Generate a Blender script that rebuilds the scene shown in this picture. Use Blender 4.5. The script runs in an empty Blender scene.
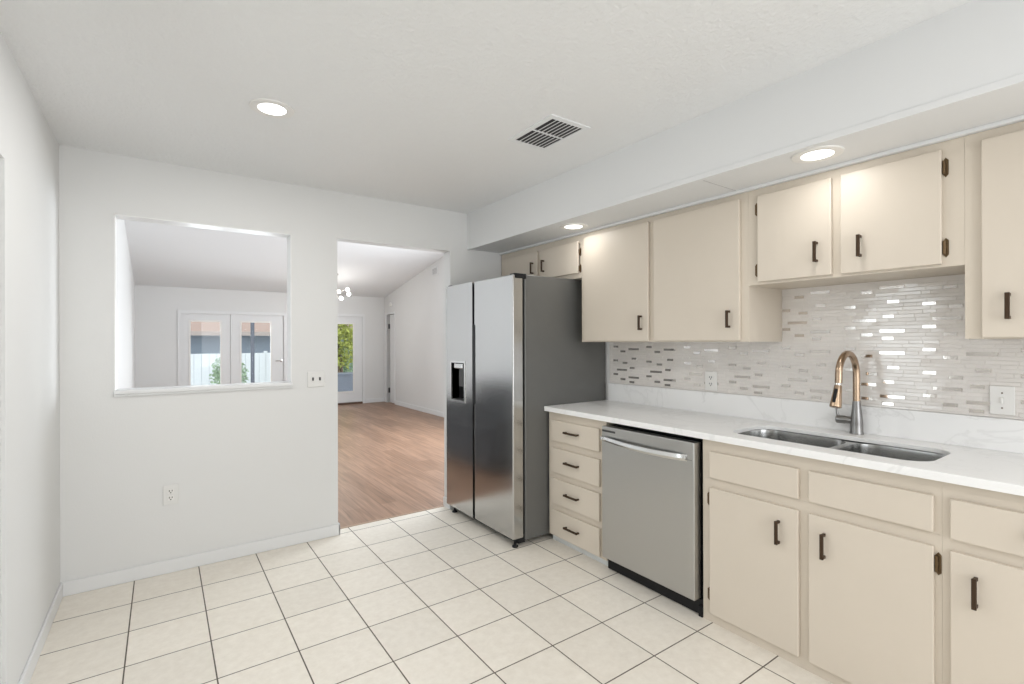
import bpy, bmesh, math, random
from mathutils import Vector, Matrix

C = bpy.context.scene.collection
PI = math.pi
random.seed(7)

# ------------------------------------------------------------------ camera
YAW = 0.6166
cam = bpy.data.cameras.new('camera')
cam.sensor_width = 36.0
cam.lens = 494.0 / 1024.0 * 36.0
cam.shift_y = -0.0005
cam.clip_start = 0.05
cam_o = bpy.data.objects.new('camera', cam)
C.objects.link(cam_o)
cam_o.matrix_world = (Matrix.Translation((0, 0, 1.371)) @ Matrix.Rotation(-YAW, 4, 'Z')
                      @ Matrix.Rotation(PI / 2, 4, 'X') @ Matrix.Rotation(-0.0029, 4, 'Z'))
bpy.context.scene.camera = cam_o

# ------------------------------------------------------------------ world, exposure, daylight
sc = bpy.context.scene
sc.view_settings.view_transform = 'Standard'
sc.view_settings.look = 'None'
sc.view_settings.exposure = 0.14
sc.view_settings.gamma = 1.0
sc.view_settings.use_curve_mapping = False
w = bpy.data.worlds.new('sky')
sc.world = w
w.use_nodes = True
w.node_tree.nodes['Background'].inputs[0].default_value = (0.95, 0.98, 1.0, 1)
w.node_tree.nodes['Background'].inputs[1].default_value = 1.5


def area(name, loc, direction, sx, sy, power, color=(1, 1, 1), spread=PI):
    l = bpy.data.lights.new(name, 'AREA')
    l.shape = 'RECTANGLE'
    l.size, l.size_y, l.energy, l.color, l.spread = sx, sy, power, color, spread
    o = bpy.data.objects.new(name, l)
    C.objects.link(o)
    o.location = loc
    o.rotation_euler = Vector(direction).to_track_quat('-Z', 'Y').to_euler()
    return o


# daylight through side door and glass doors, plus unseen fill lamps added for brightness
area('fill_rear', (1.1, -2.25, 1.3), (-0.25, 1, 0.10), 2.6, 1.9, 38, (0.965, 0.985, 1.02))  # fill lamp added behind the camera at an assumed opening
area('daylight_side_door', (-0.75, 1.84, 1.15), (1, 0.0, 0), 0.56, 1.6, 5.5, (0.97, 0.985, 1.02))
area('fill_living_side', (4.05, 5.6, 1.5), (-1, 0.1, 0.15), 2.6, 1.7, 135, (0.91, 0.975, 1.04))  # fill lamp added on an unseen stretch of the side wall
area('daylight_living_doors', (1.2, 11.3, 1.1), (0, -1, 0), 1.6, 1.8, 85, (0.93, 0.975, 1.03))


# ------------------------------------------------------------------ materials
def mat(name, col, rough=0.5, metal=0.0, bump=0.0, bscale=200.0, var=0.0, vscale=4.0, coat=0.0, spec=0.5, stretch=None):
    m = bpy.data.materials.new(name)
    m.use_nodes = True
    nt = m.node_tree
    b = nt.nodes['Principled BSDF']
    b.inputs['Base Color'].default_value = (*col, 1)
    b.inputs['Roughness'].default_value = rough
    b.inputs['Metallic'].default_value = metal
    b.inputs['Coat Weight'].default_value = coat
    b.inputs['Specular IOR Level'].default_value = spec
    tc = nt.nodes.new('ShaderNodeTexCoord')
    src = tc.outputs['Object']
    if stretch:
        mp = nt.nodes.new('ShaderNodeMapping')
        mp.inputs['Scale'].default_value = stretch
        nt.links.new(src, mp.inputs[0])
        src = mp.outputs[0]
    if bump:
        n = nt.nodes.new('ShaderNodeTexNoise')
        n.inputs['Scale'].default_value = bscale
        n.inputs['Detail'].default_value = 4
        nt.links.new(src, n.inputs['Vector'])
        bp = nt.nodes.new('ShaderNodeBump')
        bp.inputs['Strength'].default_value = bump
        bp.inputs['Distance'].default_value = 0.004
        nt.links.new(n.outputs[0], bp.inputs['Height'])
        nt.links.new(bp.outputs[0], b.inputs['Normal'])
    if var:
        n = nt.nodes.new('ShaderNodeTexNoise')
        n.inputs['Scale'].default_value = vscale
        n.inputs['Detail'].default_value = 5
        nt.links.new(src, n.inputs['Vector'])
        mx = nt.nodes.new('ShaderNodeMix')
        mx.data_type = 'RGBA'
        mx.inputs[6].default_value = (*[c * (1 - var) for c in col], 1)
        mx.inputs[7].default_value = (*[min(1, c * (1 + var)) for c in col], 1)
        nt.links.new(n.outputs[0], mx.inputs[0])
        nt.links.new(mx.outputs[2], b.inputs['Base Color'])
    return m


def emis(name, col, strength):
    m = bpy.data.materials.new(name)
    m.use_nodes = True
    b = m.node_tree.nodes['Principled BSDF']
    b.inputs['Base Color'].default_value = (*col, 1)
    b.inputs['Emission Color'].default_value = (*col, 1)
    b.inputs['Emission Strength'].default_value = strength
    return m


def glass_mat():
    m = bpy.data.materials.new('window_glass')
    m.use_nodes = True
    nt = m.node_tree
    nt.nodes.clear()
    out = nt.nodes.new('ShaderNodeOutputMaterial')
    tr = nt.nodes.new('ShaderNodeBsdfTransparent')
    tr.inputs[0].default_value = (0.95, 0.97, 0.97, 1)
    gl = nt.nodes.new('ShaderNodeBsdfGlossy')
    gl.inputs['Roughness'].default_value = 0.02
    fr = nt.nodes.new('ShaderNodeFresnel')
    fr.inputs[0].default_value = 1.35
    mx = nt.nodes.new('ShaderNodeMixShader')
    nt.links.new(fr.outputs[0], mx.inputs[0])
    nt.links.new(tr.outputs[0], mx.inputs[1])
    nt.links.new(gl.outputs[0], mx.inputs[2])
    nt.links.new(mx.outputs[0], out.inputs[0])
    return m


def math_node(nt, op, a, b=None):
    n = nt.nodes.new('ShaderNodeMath')
    n.operation = op
    for i, v in enumerate((a, b)):
        if v is None:
            continue
        if isinstance(v, (int, float)):
            n.inputs[i].default_value = v
        else:
            nt.links.new(v, n.inputs[i])
    return n.outputs[0]


def tile_floor_mat():
    m = bpy.data.materials.new('ceramic_floor_tile')
    m.use_nodes = True
    nt = m.node_tree
    b = nt.nodes['Principled BSDF']
    tc = nt.nodes.new('ShaderNodeTexCoord')
    sp = nt.nodes.new('ShaderNodeSeparateXYZ')
    nt.links.new(tc.outputs['Object'], sp.inputs[0])
    S = 0.31306
    cells, dist = [], []
    for ax, o in ((0, 0.8071), (1, 2.6516)):
        u = math_node(nt, 'DIVIDE', math_node(nt, 'SUBTRACT', sp.outputs[ax], o - 40 * S), S)
        cells.append(math_node(nt, 'FLOOR', u))
        f = math_node(nt, 'FRACT', u)
        dist.append(math_node(nt, 'MINIMUM', f, math_node(nt, 'SUBTRACT', 1.0, f)))
    d = math_node(nt, 'MINIMUM', dist[0], dist[1])
    g = nt.nodes.new('ShaderNodeMapRange')
    g.interpolation_type = 'SMOOTHSTEP'
    g.inputs['From Min'].default_value = 0.0072
    g.inputs['From Max'].default_value = 0.0105
    nt.links.new(d, g.inputs[0])
    cv = nt.nodes.new('ShaderNodeCombineXYZ')
    nt.links.new(cells[0], cv.inputs[0])
    nt.links.new(cells[1], cv.inputs[1])
    wn = nt.nodes.new('ShaderNodeTexWhiteNoise')
    nt.links.new(cv.outputs[0], wn.inputs[0])
    n = nt.nodes.new('ShaderNodeTexNoise')
    n.inputs['Scale'].default_value = 26
    n.inputs['Detail'].default_value = 7
    n.inputs['Roughness'].default_value = 0.65
    va = nt.nodes.new('ShaderNodeVectorMath')
    va.operation = 'ADD'
    nt.links.new(tc.outputs['Object'], va.inputs[0])
    nt.links.new(wn.outputs['Color'], va.inputs[1])
    nt.links.new(va.outputs[0], n.inputs['Vector'])
    cr = nt.nodes.new('ShaderNodeValToRGB')
    cr.color_ramp.elements[0].position = 0.3
    cr.color_ramp.elements[0].color = (0.765, 0.71, 0.625, 1)
    cr.color_ramp.elements[1].position = 0.7
    cr.color_ramp.elements[1].color = (0.85, 0.80, 0.715, 1)
    nt.links.new(n.outputs[0], cr.inputs[0])
    hv = nt.nodes.new('ShaderNodeHueSaturation')
    nt.links.new(math_node(nt, 'ADD', 0.97, math_node(nt, 'MULTIPLY', wn.outputs['Value'], 0.06)), hv.inputs['Value'])
    nt.links.new(cr.outputs[0], hv.inputs['Color'])
    mx = nt.nodes.new('ShaderNodeMix')
    mx.data_type = 'RGBA'
    mx.inputs[6].default_value = (0.115, 0.095, 0.075, 1)
    nt.links.new(g.outputs[0], mx.inputs[0])
    nt.links.new(hv.outputs[0], mx.inputs[7])
    nt.links.new(mx.outputs[2], b.inputs['Base Color'])
    r = math_node(nt, 'SUBTRACT', 0.9, math_node(nt, 'MULTIPLY', g.outputs[0], 0.5))
    nt.links.new(r, b.inputs['Roughness'])
    bp = nt.nodes.new('ShaderNodeBump')
    bp.inputs['Strength'].default_value = 0.35
    bp.inputs['Distance'].default_value = 0.003
    h = math_node(nt, 'ADD', g.outputs[0], math_node(nt, 'MULTIPLY', n.outputs[0], 0.15))
    nt.links.new(h, bp.inputs['Height'])
    nt.links.new(bp.outputs[0], b.inputs['Normal'])
    return m


def wood_floor_mat():
    m = bpy.data.materials.new('wood_plank_floor')
    m.use_nodes = True
    nt = m.node_tree
    b = nt.nodes['Principled BSDF']
    tc = nt.nodes.new('ShaderNodeTexCoord')
    mp = nt.nodes.new('ShaderNodeMapping')
    mp.inputs['Rotation'].default_value = (0, 0, PI / 2)
    nt.links.new(tc.outputs['Object'], mp.inputs[0])
    br = nt.nodes.new('ShaderNodeTexBrick')
    br.offset = 0.37
    br.inputs['Scale'].default_value = 1.0
    br.inputs['Brick Width'].default_value = 1.2
    br.inputs['Row Height'].default_value = 0.15
    br.inputs['Mortar Size'].default_value = 0.0015
    br.inputs['Mortar Smooth'].default_value = 0.2
    br.inputs['Color1'].default_value = (0.245, 0.14, 0.086, 1)
    br.inputs['Color2'].default_value = (0.335, 0.20, 0.13, 1)
    br.inputs['Mortar'].default_value = (0.2, 0.1, 0.06, 1)
    nt.links.new(mp.outputs[0], br.inputs['Vector'])
    mp2 = nt.nodes.new('ShaderNodeMapping')
    mp2.inputs['Scale'].default_value = (18, 0.8, 1)
    nt.links.new(tc.outputs['Object'], mp2.inputs[0])
    n = nt.nodes.new('ShaderNodeTexNoise')
    n.inputs['Scale'].default_value = 2.2
    n.inputs['Detail'].default_value = 6
    n.inputs['Distortion'].default_value = 0.8
    nt.links.new(mp2.outputs[0], n.inputs['Vector'])
    mx = nt.nodes.new('ShaderNodeMix')
    mx.data_type = 'RGBA'
    mx.blend_type = 'OVERLAY'
    mx.inputs[0].default_value = 0.75
    nt.links.new(br.outputs[0], mx.inputs[6])
    nt.links.new(n.outputs[0], mx.inputs[7])
    nt.links.new(mx.outputs[2], b.inputs['Base Color'])
    b.inputs['Roughness'].default_value = 0.38
    return m


def quartz_mat():
    m = bpy.data.materials.new('white_quartz')
    m.use_nodes = True
    nt = m.node_tree
    b = nt.nodes['Principled BSDF']
    tc = nt.nodes.new('ShaderNodeTexCoord')
    n = nt.nodes.new('ShaderNodeTexNoise')
    n.inputs['Scale'].default_value = 2.6
    n.inputs['Detail'].default_value = 5
    n.inputs['Distortion'].default_value = 1.2
    nt.links.new(tc.outputs['Object'], n.inputs['Vector'])
    v = math_node(nt, 'ABSOLUTE', math_node(nt, 'SUBTRACT', n.outputs[0], 0.5))
    g = nt.nodes.new('ShaderNodeMapRange')
    g.interpolation_type = 'SMOOTHSTEP'
    g.inputs['From Max'].default_value = 0.022
    nt.links.new(v, g.inputs[0])
    n2 = nt.nodes.new('ShaderNodeTexNoise')
    n2.inputs['Scale'].default_value = 1.7
    nt.links.new(tc.outputs['Object'], n2.inputs['Vector'])
    vein = math_node(nt, 'MULTIPLY', math_node(nt, 'SUBTRACT', 1.0, g.outputs[0]), math_node(nt, 'MULTIPLY', n2.outputs[0], 0.9))
    mx = nt.nodes.new('ShaderNodeMix')
    mx.data_type = 'RGBA'
    mx.inputs[6].default_value = (0.89, 0.89, 0.885, 1)
    mx.inputs[7].default_value = (0.76, 0.76, 0.755, 1)
    nt.links.new(vein, mx.inputs[0])
    nt.links.new(mx.outputs[2], b.inputs['Base Color'])
    b.inputs['Roughness'].default_value = 0.28
    return m


def brushed(name, col, rough, axis_scale, aniso=0.5, bump=0.03):
    m = mat(name, col, rough, 1.0, bump=bump, bscale=1.0, stretch=axis_scale)
    return m


M = dict(
    wall=mat('wall_paint', (0.735, 0.735, 0.725), 0.75, bump=0.12, bscale=160, spec=0.25),
    ceil=mat('textured_ceiling_paint', (0.81, 0.815, 0.815), 0.9, bump=1.0, bscale=60, spec=0.2),
    ceil2=mat('smooth_ceiling_paint', (0.79, 0.80, 0.805), 0.9, bump=0.1, bscale=100, spec=0.2),
    soffit=mat('soffit_paint', (0.755, 0.76, 0.76), 0.6, bump=0.05, bscale=120, spec=0.3),
    trim=mat('white_trim_paint', (0.755, 0.76, 0.76), 0.4, bump=0.02, bscale=60),
    white=mat('white_plastic', (0.80, 0.79, 0.765), 0.35, bump=0.01, bscale=50),
    slot=mat('dark_slot', (0.03, 0.03, 0.03), 0.6, bump=0.01),
    cream=mat('cream_cabinet_paint', (0.655, 0.585, 0.495), 0.42, bump=0.06, bscale=90, var=0.015, vscale=3),
    cream2=mat('cream_frame_paint', (0.645, 0.575, 0.483), 0.45, bump=0.06, bscale=90, var=0.015, vscale=3),
    plate=mat('wall_plate_plastic', (0.74, 0.735, 0.715), 0.4, bump=0.01, bscale=50),
    toe=mat('pale_toe_kick', (0.70, 0.72, 0.72), 0.5, bump=0.03, bscale=60),
    bronze=mat('dark_bronze', (0.050, 0.028, 0.014), 0.45, 0.15, bump=0.02, bscale=80, spec=0.3),
    hinge=mat('antique_bronze', (0.13, 0.085, 0.045), 0.38, 0.8, bump=0.03, bscale=80),
    steel=brushed('brushed_stainless', (0.54, 0.54, 0.535), 0.18, (2, 2, 420)),
    steel_h=brushed('brushed_stainless_across', (0.50, 0.50, 0.49), 0.30, (3, 3, 300)),
    steel_bright=brushed('bright_stainless', (0.68, 0.68, 0.67), 0.22, (3, 3, 300)),
    sink=brushed('sink_stainless', (0.43, 0.43, 0.42), 0.22, (60, 3, 60)),
    fridge=mat('graphite_side_panel', (0.15, 0.15, 0.143), 0.42, 0.35, bump=0.05, bscale=400),
    black=mat('black_plastic', (0.010, 0.010, 0.011), 0.5, bump=0.02, bscale=100, spec=0.25),
    darkgrey=mat('dark_grey_plastic', (0.05, 0.05, 0.05), 0.35, bump=0.02, bscale=100),
    gold=brushed('champagne_bronze', (0.45, 0.335, 0.24), 0.26, (90, 90, 4)),
    gun=brushed('spot_resist_nickel', (0.27, 0.265, 0.26), 0.28, (90, 90, 4)),
    tile_floor=tile_floor_mat(),
    wood=wood_floor_mat(),
    quartz=quartz_mat(),
    glass=glass_mat(),
    grout=mat('mosaic_grout', (0.73, 0.695, 0.66), 0.8, bump=0.05, bscale=200),
    stone=mat('mosaic_stone', (0.76, 0.725, 0.69), 0.10, bump=0.02, bscale=40, var=0.04, vscale=14, spec=1.0),
    pearl=mat('mosaic_pearl_glass', (0.765, 0.73, 0.695), 0.06, bump=0.015, bscale=30, var=0.03, vscale=20, coat=0.4),
    mirror=mat('mosaic_metal_glass', (0.68, 0.65, 0.62), 0.06, 0.9, bump=0.02, bscale=120),
    lens=emis('lit_lens', (1.0, 0.985, 0.96), 2.6),
    bulb=emis('lit_bulb', (1.0, 0.97, 0.92), 9.0),
    chrome=mat('satin_nickel', (0.55, 0.54, 0.52), 0.25, 1.0, bump=0.01),
    roof=mat('brown_shingle', (0.42, 0.30, 0.255), 0.9, bump=0.5, bscale=30, var=0.2, vscale=20),
    siding=mat('blue_grey_siding', (0.29, 0.345, 0.42), 0.7, bump=0.2, bscale=12, var=0.08, vscale=6),
    fence=mat('pale_fence_board', (0.80, 0.83, 0.87), 0.7, bump=0.1, bscale=20, var=0.05, vscale=8),
    patio=mat('pale_concrete', (0.72, 0.72, 0.70), 0.85, bump=0.2, bscale=30, var=0.06, vscale=3),
    post=mat('dark_post_paint', (0.05, 0.055, 0.075), 0.5, bump=0.03, bscale=40),
    bark=mat('grey_brown_bark', (0.20, 0.15, 0.11), 0.9, bump=0.6, bscale=30, var=0.2, vscale=15),
    leaf=mat('green_leaf', (0.34, 0.46, 0.30), 0.55, bump=0.05, var=0.35, vscale=6),
    leaf_y=mat('yellow_green_leaf', (0.42, 0.46, 0.10), 0.5, bump=0.05, var=0.45, vscale=5),
    planter=mat('slate_blue_box', (0.19, 0.21, 0.26), 0.6, bump=0.1, bscale=30, var=0.1, vscale=6),
)


# ------------------------------------------------------------------ mesh helpers
def origin_of(o):
    v = Vector((0, 0, 0))
    while o is not None:
        v += o.location
        o = o.parent
    return v


def obj(name, bm, m, parent=None, smooth=False, angle=0.6):
    if parent is not None:
        off = origin_of(parent)
        bmesh.ops.translate(bm, vec=-off, verts=bm.verts)
    me = bpy.data.meshes.new(name)
    bmesh.ops.recalc_face_normals(bm, faces=bm.faces)
    bm.to_mesh(me)
    bm.free()
    for mm in (m if isinstance(m, (list, tuple)) else [m]):
        me.materials.append(mm)
    if smooth:
        for p in me.polygons:
            p.use_smooth = True
        try:
            me.set_sharp_from_angle(angle=angle)
        except Exception:
            pass
    o = bpy.data.objects.new(name, me)
    C.objects.link(o)
    if parent is not None:
        o.parent = parent
    return o


def tag(o, label, cat, group=None):
    o['label'] = label
    o['category'] = cat
    if group:
        o['group'] = group
    return o


def thing(name, label, cat, loc, group=None):
    o = bpy.data.objects.new(name, None)
    o.empty_display_size = 0.05
    C.objects.link(o)
    o.location = loc
    return tag(o, label, cat, group)


def struct(name, bm, m, parent=None, smooth=False):
    o = obj(name, bm, m, parent, smooth)
    if parent is None:
        o['kind'] = 'structure'
    return o


def copy_tree(o, parent=None):
    c = o.copy()
    C.objects.link(c)
    if parent is not None:
        c.parent = parent
    for ch in list(o.children):
        copy_tree(ch, c)
    return c


def nb():
    return bmesh.new()


def box(bm, x0, x1, y0, y1, z0, z1, bev=0.0, seg=2, rot=None):
    r = bmesh.ops.create_cube(bm, size=1.0)
    vs = r['verts']
    bmesh.ops.scale(bm, vec=(x1 - x0, y1 - y0, z1 - z0), verts=vs)
    if rot:
        bmesh.ops.rotate(bm, cent=(0, 0, 0), matrix=rot, verts=vs)
    bmesh.ops.translate(bm, vec=((x0 + x1) / 2, (y0 + y1) / 2, (z0 + z1) / 2), verts=vs)
    if bev:
        es = list({e for v in vs for e in v.link_edges})
        bmesh.ops.bevel(bm, geom=es, offset=bev, segments=seg, profile=0.5, affect='EDGES')
    return bm


def B(*a, **k):
    return box(nb(), *a, **k)


def lathe(bm, prof, cx, cy, cz=0.0, n=40, axis='Z'):
    rings = []
    for r, z in prof:
        ring = []
        for i in range(n):
            a = 2 * PI * i / n
            p = (r * math.cos(a), r * math.sin(a), z)
            if axis == 'Y':
                p = (p[0], p[2], p[1])
            elif axis == 'X':
                p = (p[2], p[0], p[1])
            ring.append(bm.verts.new((cx + p[0], cy + p[1], cz + p[2])))
        rings.append(ring)
    for a, b in zip(rings, rings[1:]):
        for i in range(n):
            bm.faces.new((a[i], a[(i + 1) % n], b[(i + 1) % n], b[i]))
    for ring in (rings[0], rings[-1]):
        bm.faces.new(ring)
    return bm


def tube(bm, pts, radii, n=20, cap=True):
    pts = [Vector(p) for p in pts]
    if isinstance(radii, (int, float)):
        radii = [radii] * len(pts)
    rings = []
    t0 = (pts[1] - pts[0]).normalized()
    ref = Vector((0, 1, 0)) if abs(t0.y) < 0.9 else Vector((1, 0, 0))
    for i, p in enumerate(pts):
        t = (pts[min(i + 1, len(pts) - 1)] - pts[max(i - 1, 0)]).normalized()
        ref = (ref - t * ref.dot(t)).normalized()
        s = t.cross(ref)
        rings.append([bm.verts.new(p + radii[i] * (ref * math.cos(2 * PI * k / n) + s * math.sin(2 * PI * k / n))) for k in range(n)])
    for a, b in zip(rings, rings[1:]):
        for k in range(n):
            bm.faces.new((a[k], a[(k + 1) % n], b[(k + 1) % n], b[k]))
    if cap:
        bm.faces.new(rings[0])
        bm.faces.new(rings[-1])
    return bm


def grid_wall(us, vs, holes, place, thick_vec):
    """connected slab over the u,v grid with rectangular holes; place(u, v) gives the near face."""
    bm = nb()
    us, vs = sorted(set(us)), sorted(set(vs))
    V = {}

    def gv(i, j):
        if (i, j) not in V:
            V[(i, j)] = bm.verts.new(place(us[i], vs[j]))
        return V[(i, j)]
    fs = []
    for i in range(len(us) - 1):
        for j in range(len(vs) - 1):
            cu, cv = (us[i] + us[i + 1]) / 2, (vs[j] + vs[j + 1]) / 2
            if any(h[0] < cu < h[1] and h[2] < cv < h[3] for h in holes):
                continue
            fs.append(bm.faces.new((gv(i, j), gv(i + 1, j), gv(i + 1, j + 1), gv(i, j + 1))))
    r = bmesh.ops.extrude_face_region(bm, geom=fs, use_keep_orig=True)
    vs2 = [g for g in r['geom'] if isinstance(g, bmesh.types.BMVert)]
    bmesh.ops.translate(bm, vec=thick_vec, verts=vs2)
    return bm


def rrect(x0, x1, y0, y1, r, n=8):
    pts = []
    for cx, cy, a0 in ((x1 - r, y1 - r, 0), (x0 + r, y1 - r, 90), (x0 + r, y0 + r, 180), (x1 - r, y0 + r, 270)):
        for k in range(n + 1):
            a = math.radians(a0 + 90 * k / n)
            pts.append((cx + r * math.cos(a), cy + r * math.sin(a)))
    return pts


def plate_with_holes(outer, holes, z0, z1):
    bm = nb()
    es = []
    for loop in [outer] + holes:
        vs = [bm.verts.new((p[0], p[1], z1)) for p in loop]
        es += [bm.edges.new((vs[i], vs[(i + 1) % len(vs)])) for i in range(len(vs))]
    bmesh.ops.triangle_fill(bm, use_beauty=True, use_dissolve=False, edges=es)
    r = bmesh.ops.extrude_face_region(bm, geom=list(bm.faces), use_keep_orig=True)
    v2 = [g for g in r['geom'] if isinstance(g, bmesh.types.BMVert)]
    bmesh.ops.translate(bm, vec=(0, 0, z0 - z1), verts=v2)
    return bm


# ------------------------------------------------------------------ room shell
LX, RX, BY, BY2, CH, RY = -0.45, 2.768, 3.585, 3.70, 2.44, -2.3
FLX, FRX, FY = -0.385, 4.17, 10.95


def zc(y):
    return 2.385 + 0.183 * (FY - y)


f = struct('floor', B(LX - 0.12, RX + 0.1, RY - 0.1, BY2, -0.12, 0.0), M['tile_floor'])
struct('floor.001', B(FLX - 0.12, FRX + 1.3, BY2, FY + 0.1, -0.12, 0.0), M['wood'])
tr = nb()
box(tr, 1.02, 1.925, 3.684, 3.704, -0.002, 0.004)
struct('trim_1', tr, mat('threshold_strip', (0.42, 0.29, 0.20), 0.4, bump=0.02))

struct('ceiling', B(LX - 0.12, RX + 0.1, RY - 0.1, BY + 0.02, CH, CH + 0.08), M['ceil'])
bm = nb()
q = [bm.verts.new(p) for p in ((FLX - 0.2, BY + 0.05, zc(BY + 0.05)), (FRX + 0.2, BY + 0.05, zc(BY + 0.05)), (FRX + 0.2, FY + 0.2, zc(FY + 0.2)), (FLX - 0.2, FY + 0.2, zc(FY + 0.2)))]
fc = bm.faces.new(q)
r = bmesh.ops.extrude_face_region(bm, geom=[fc], use_keep_orig=True)
bmesh.ops.translate(bm, vec=(0, 0, 0.1), verts=[g for g in r['geom'] if isinstance(g, bmesh.types.BMVert)])
struct('ceiling.001', bm, M['ceil2'])

# partition with the pass-through opening and the doorway
OP = (-0.22, 0.715, 1.10, 2.10)
DW = (1.02, 1.925, 0.0, 2.112)
struct('wall_back', grid_wall([LX - 0.12, OP[0], OP[1], DW[0], DW[1], FRX + 0.12], [0.0, OP[2] - 0.022, OP[3], DW[3], 3.85],
                              [(OP[0], OP[1], OP[2] - 0.022, OP[3]), DW], lambda u, v: (u, BY, v), (0, BY2 - BY, 0)), M['wall'])
LD = (1.25, 2.45, 0.0, 2.02)
struct('wall_left', grid_wall([RY, LD[0], LD[1], BY], [0.0, LD[3], CH], [LD], lambda u, v: (LX, u, v), (-0.12, 0, 0)), M['wall'])
struct('wall_right', B(RX, RX + 0.1, RY, BY, 0, CH), M['wall'])
struct('wall_rear', grid_wall([LX, -0.2, 2.4, RX], [0, 0.35, 2.3, CH], [(-0.2, 2.4, 0.35, 2.3)], lambda u, v: (u, RY, v), (0, -0.1, 0)), M['wall'])  # opening is unseen, added to let light in from behind
# living room beyond
struct('wall_far_left', B(FLX - 0.12, FLX, BY2, FY, 0, 3.85), M['wall'])
D4 = (10.31, 10.79, 0.0, 2.0)
struct('wall_far_right', grid_wall([BY2, 4.3, 6.9, D4[0], D4[1], FY], [0.0, 0.65, 2.0, 2.35, 3.85],
                                   [(4.3, 6.9, 0.65, 2.35), (D4[0], D4[1], 0, 2.0)], lambda u, v: (FRX, u, v), (0.12, 0, 0)), M['wall'])  # large window hole is unseen, added for the living-room light
D2 = (0.28, 2.05, 0.0, 1.925)
D3 = (2.72, 3.67, 0.0, 1.945)
struct('wall_far', grid_wall([FLX - 0.12, D2[0], D2[1], D3[0], D3[1], FRX + 0.12], [0.0, D2[3], D3[3], 2.6],
                             [D2, D3], lambda u, v: (u, FY, v), (0, 0.12, 0)), M['wall'])
# dark hall behind the narrow side door of the living room
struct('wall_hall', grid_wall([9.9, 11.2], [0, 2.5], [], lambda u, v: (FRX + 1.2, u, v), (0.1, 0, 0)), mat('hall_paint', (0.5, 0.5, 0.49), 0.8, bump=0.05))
struct('ceiling.002', B(FRX + 0.12, FRX + 1.3, 9.9, 11.2, 2.4, 2.5), M['ceil2'])

# soffit above the wall cabinets: bulkhead with a thin lip, and the panel joint
SFX, SFZ = 2.085, 2.142
bm = nb()
box(bm, SFX, RX, RY, BY, SFZ, CH)
box(bm, SFX - 0.004, SFX + 0.026, RY, BY, SFZ - 0.006, SFZ + 0.02, 0.002)
struct('trim_2', bm, M['soffit'])
bm = nb()
box(bm, SFX + 0.03, 2.428, 1.402, 1.4035, SFZ - 0.0015, SFZ + 0.001)
struct('trim_3', bm, mat('joint_shadow_paint', (0.45, 0.45, 0.45), 0.9, bump=0.02))
bm = nb()
box(bm, 2.403, 2.4275, RY, BY, 2.1265, SFZ, 0.003)
struct('trim_4', bm, M['soffit'])


# baseboards with a rounded top
def base_profile_x(x0, x1, y, sgn, h=0.078, t=0.012):
    return B(x0, x1, min(y, y + sgn * t), max(y, y + sgn * t), 0, h, 0.004)


bm = base_profile_x(LX, DW[0] + 0.012, BY, -1)
box(bm, DW[0], DW[0] + 0.012, BY - 0.012, BY2, 0, 0.078, 0.004)
struct('baseboard_back', bm, M['trim'])
struct('baseboard_left', B(LX, LX + 0.012, LD[1] + 0.005, BY - 0.012, 0, 0.078, 0.004), M['trim'])
bm = base_profile_x(DW[1] - 0.012, 2.78, BY, -1)
box(bm, DW[1] - 0.012, DW[1], BY - 0.012, BY2, 0, 0.078, 0.004)
struct('baseboard_doorway', bm, M['trim'])
struct('baseboard_far_right', B(FRX - 0.014, FRX, BY2, D4[0] - 0.01, 0, 0.09, 0.004), M['trim'])
struct('baseboard_far', B(D3[1] + 0.06, FRX, FY - 0.014, FY, 0, 0.09, 0.004), M['trim'])

# pass-through sill board
bm = B(OP[0] - 0.004, OP[1] + 0.004, BY - 0.022, BY2 + 0.01, OP[2] - 0.022, OP[2], 0.004)
box(bm, OP[0] - 0.004, OP[1] + 0.002, BY - 0.012, BY - 0.0005, OP[2] - 0.036, OP[2] - 0.022, 0.003)
struct('trim_5', bm, M['trim'])


# lining boards added in lighter white to brighten the pass-through jambs
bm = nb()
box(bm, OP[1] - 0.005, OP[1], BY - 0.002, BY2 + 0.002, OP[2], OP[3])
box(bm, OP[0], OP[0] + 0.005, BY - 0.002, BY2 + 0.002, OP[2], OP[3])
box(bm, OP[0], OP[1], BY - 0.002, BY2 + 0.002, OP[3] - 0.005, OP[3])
struct('trim_6', bm, mat('brightened_jamb_lining', (0.86, 0.86, 0.85), 0.35, bump=0.01))

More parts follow.
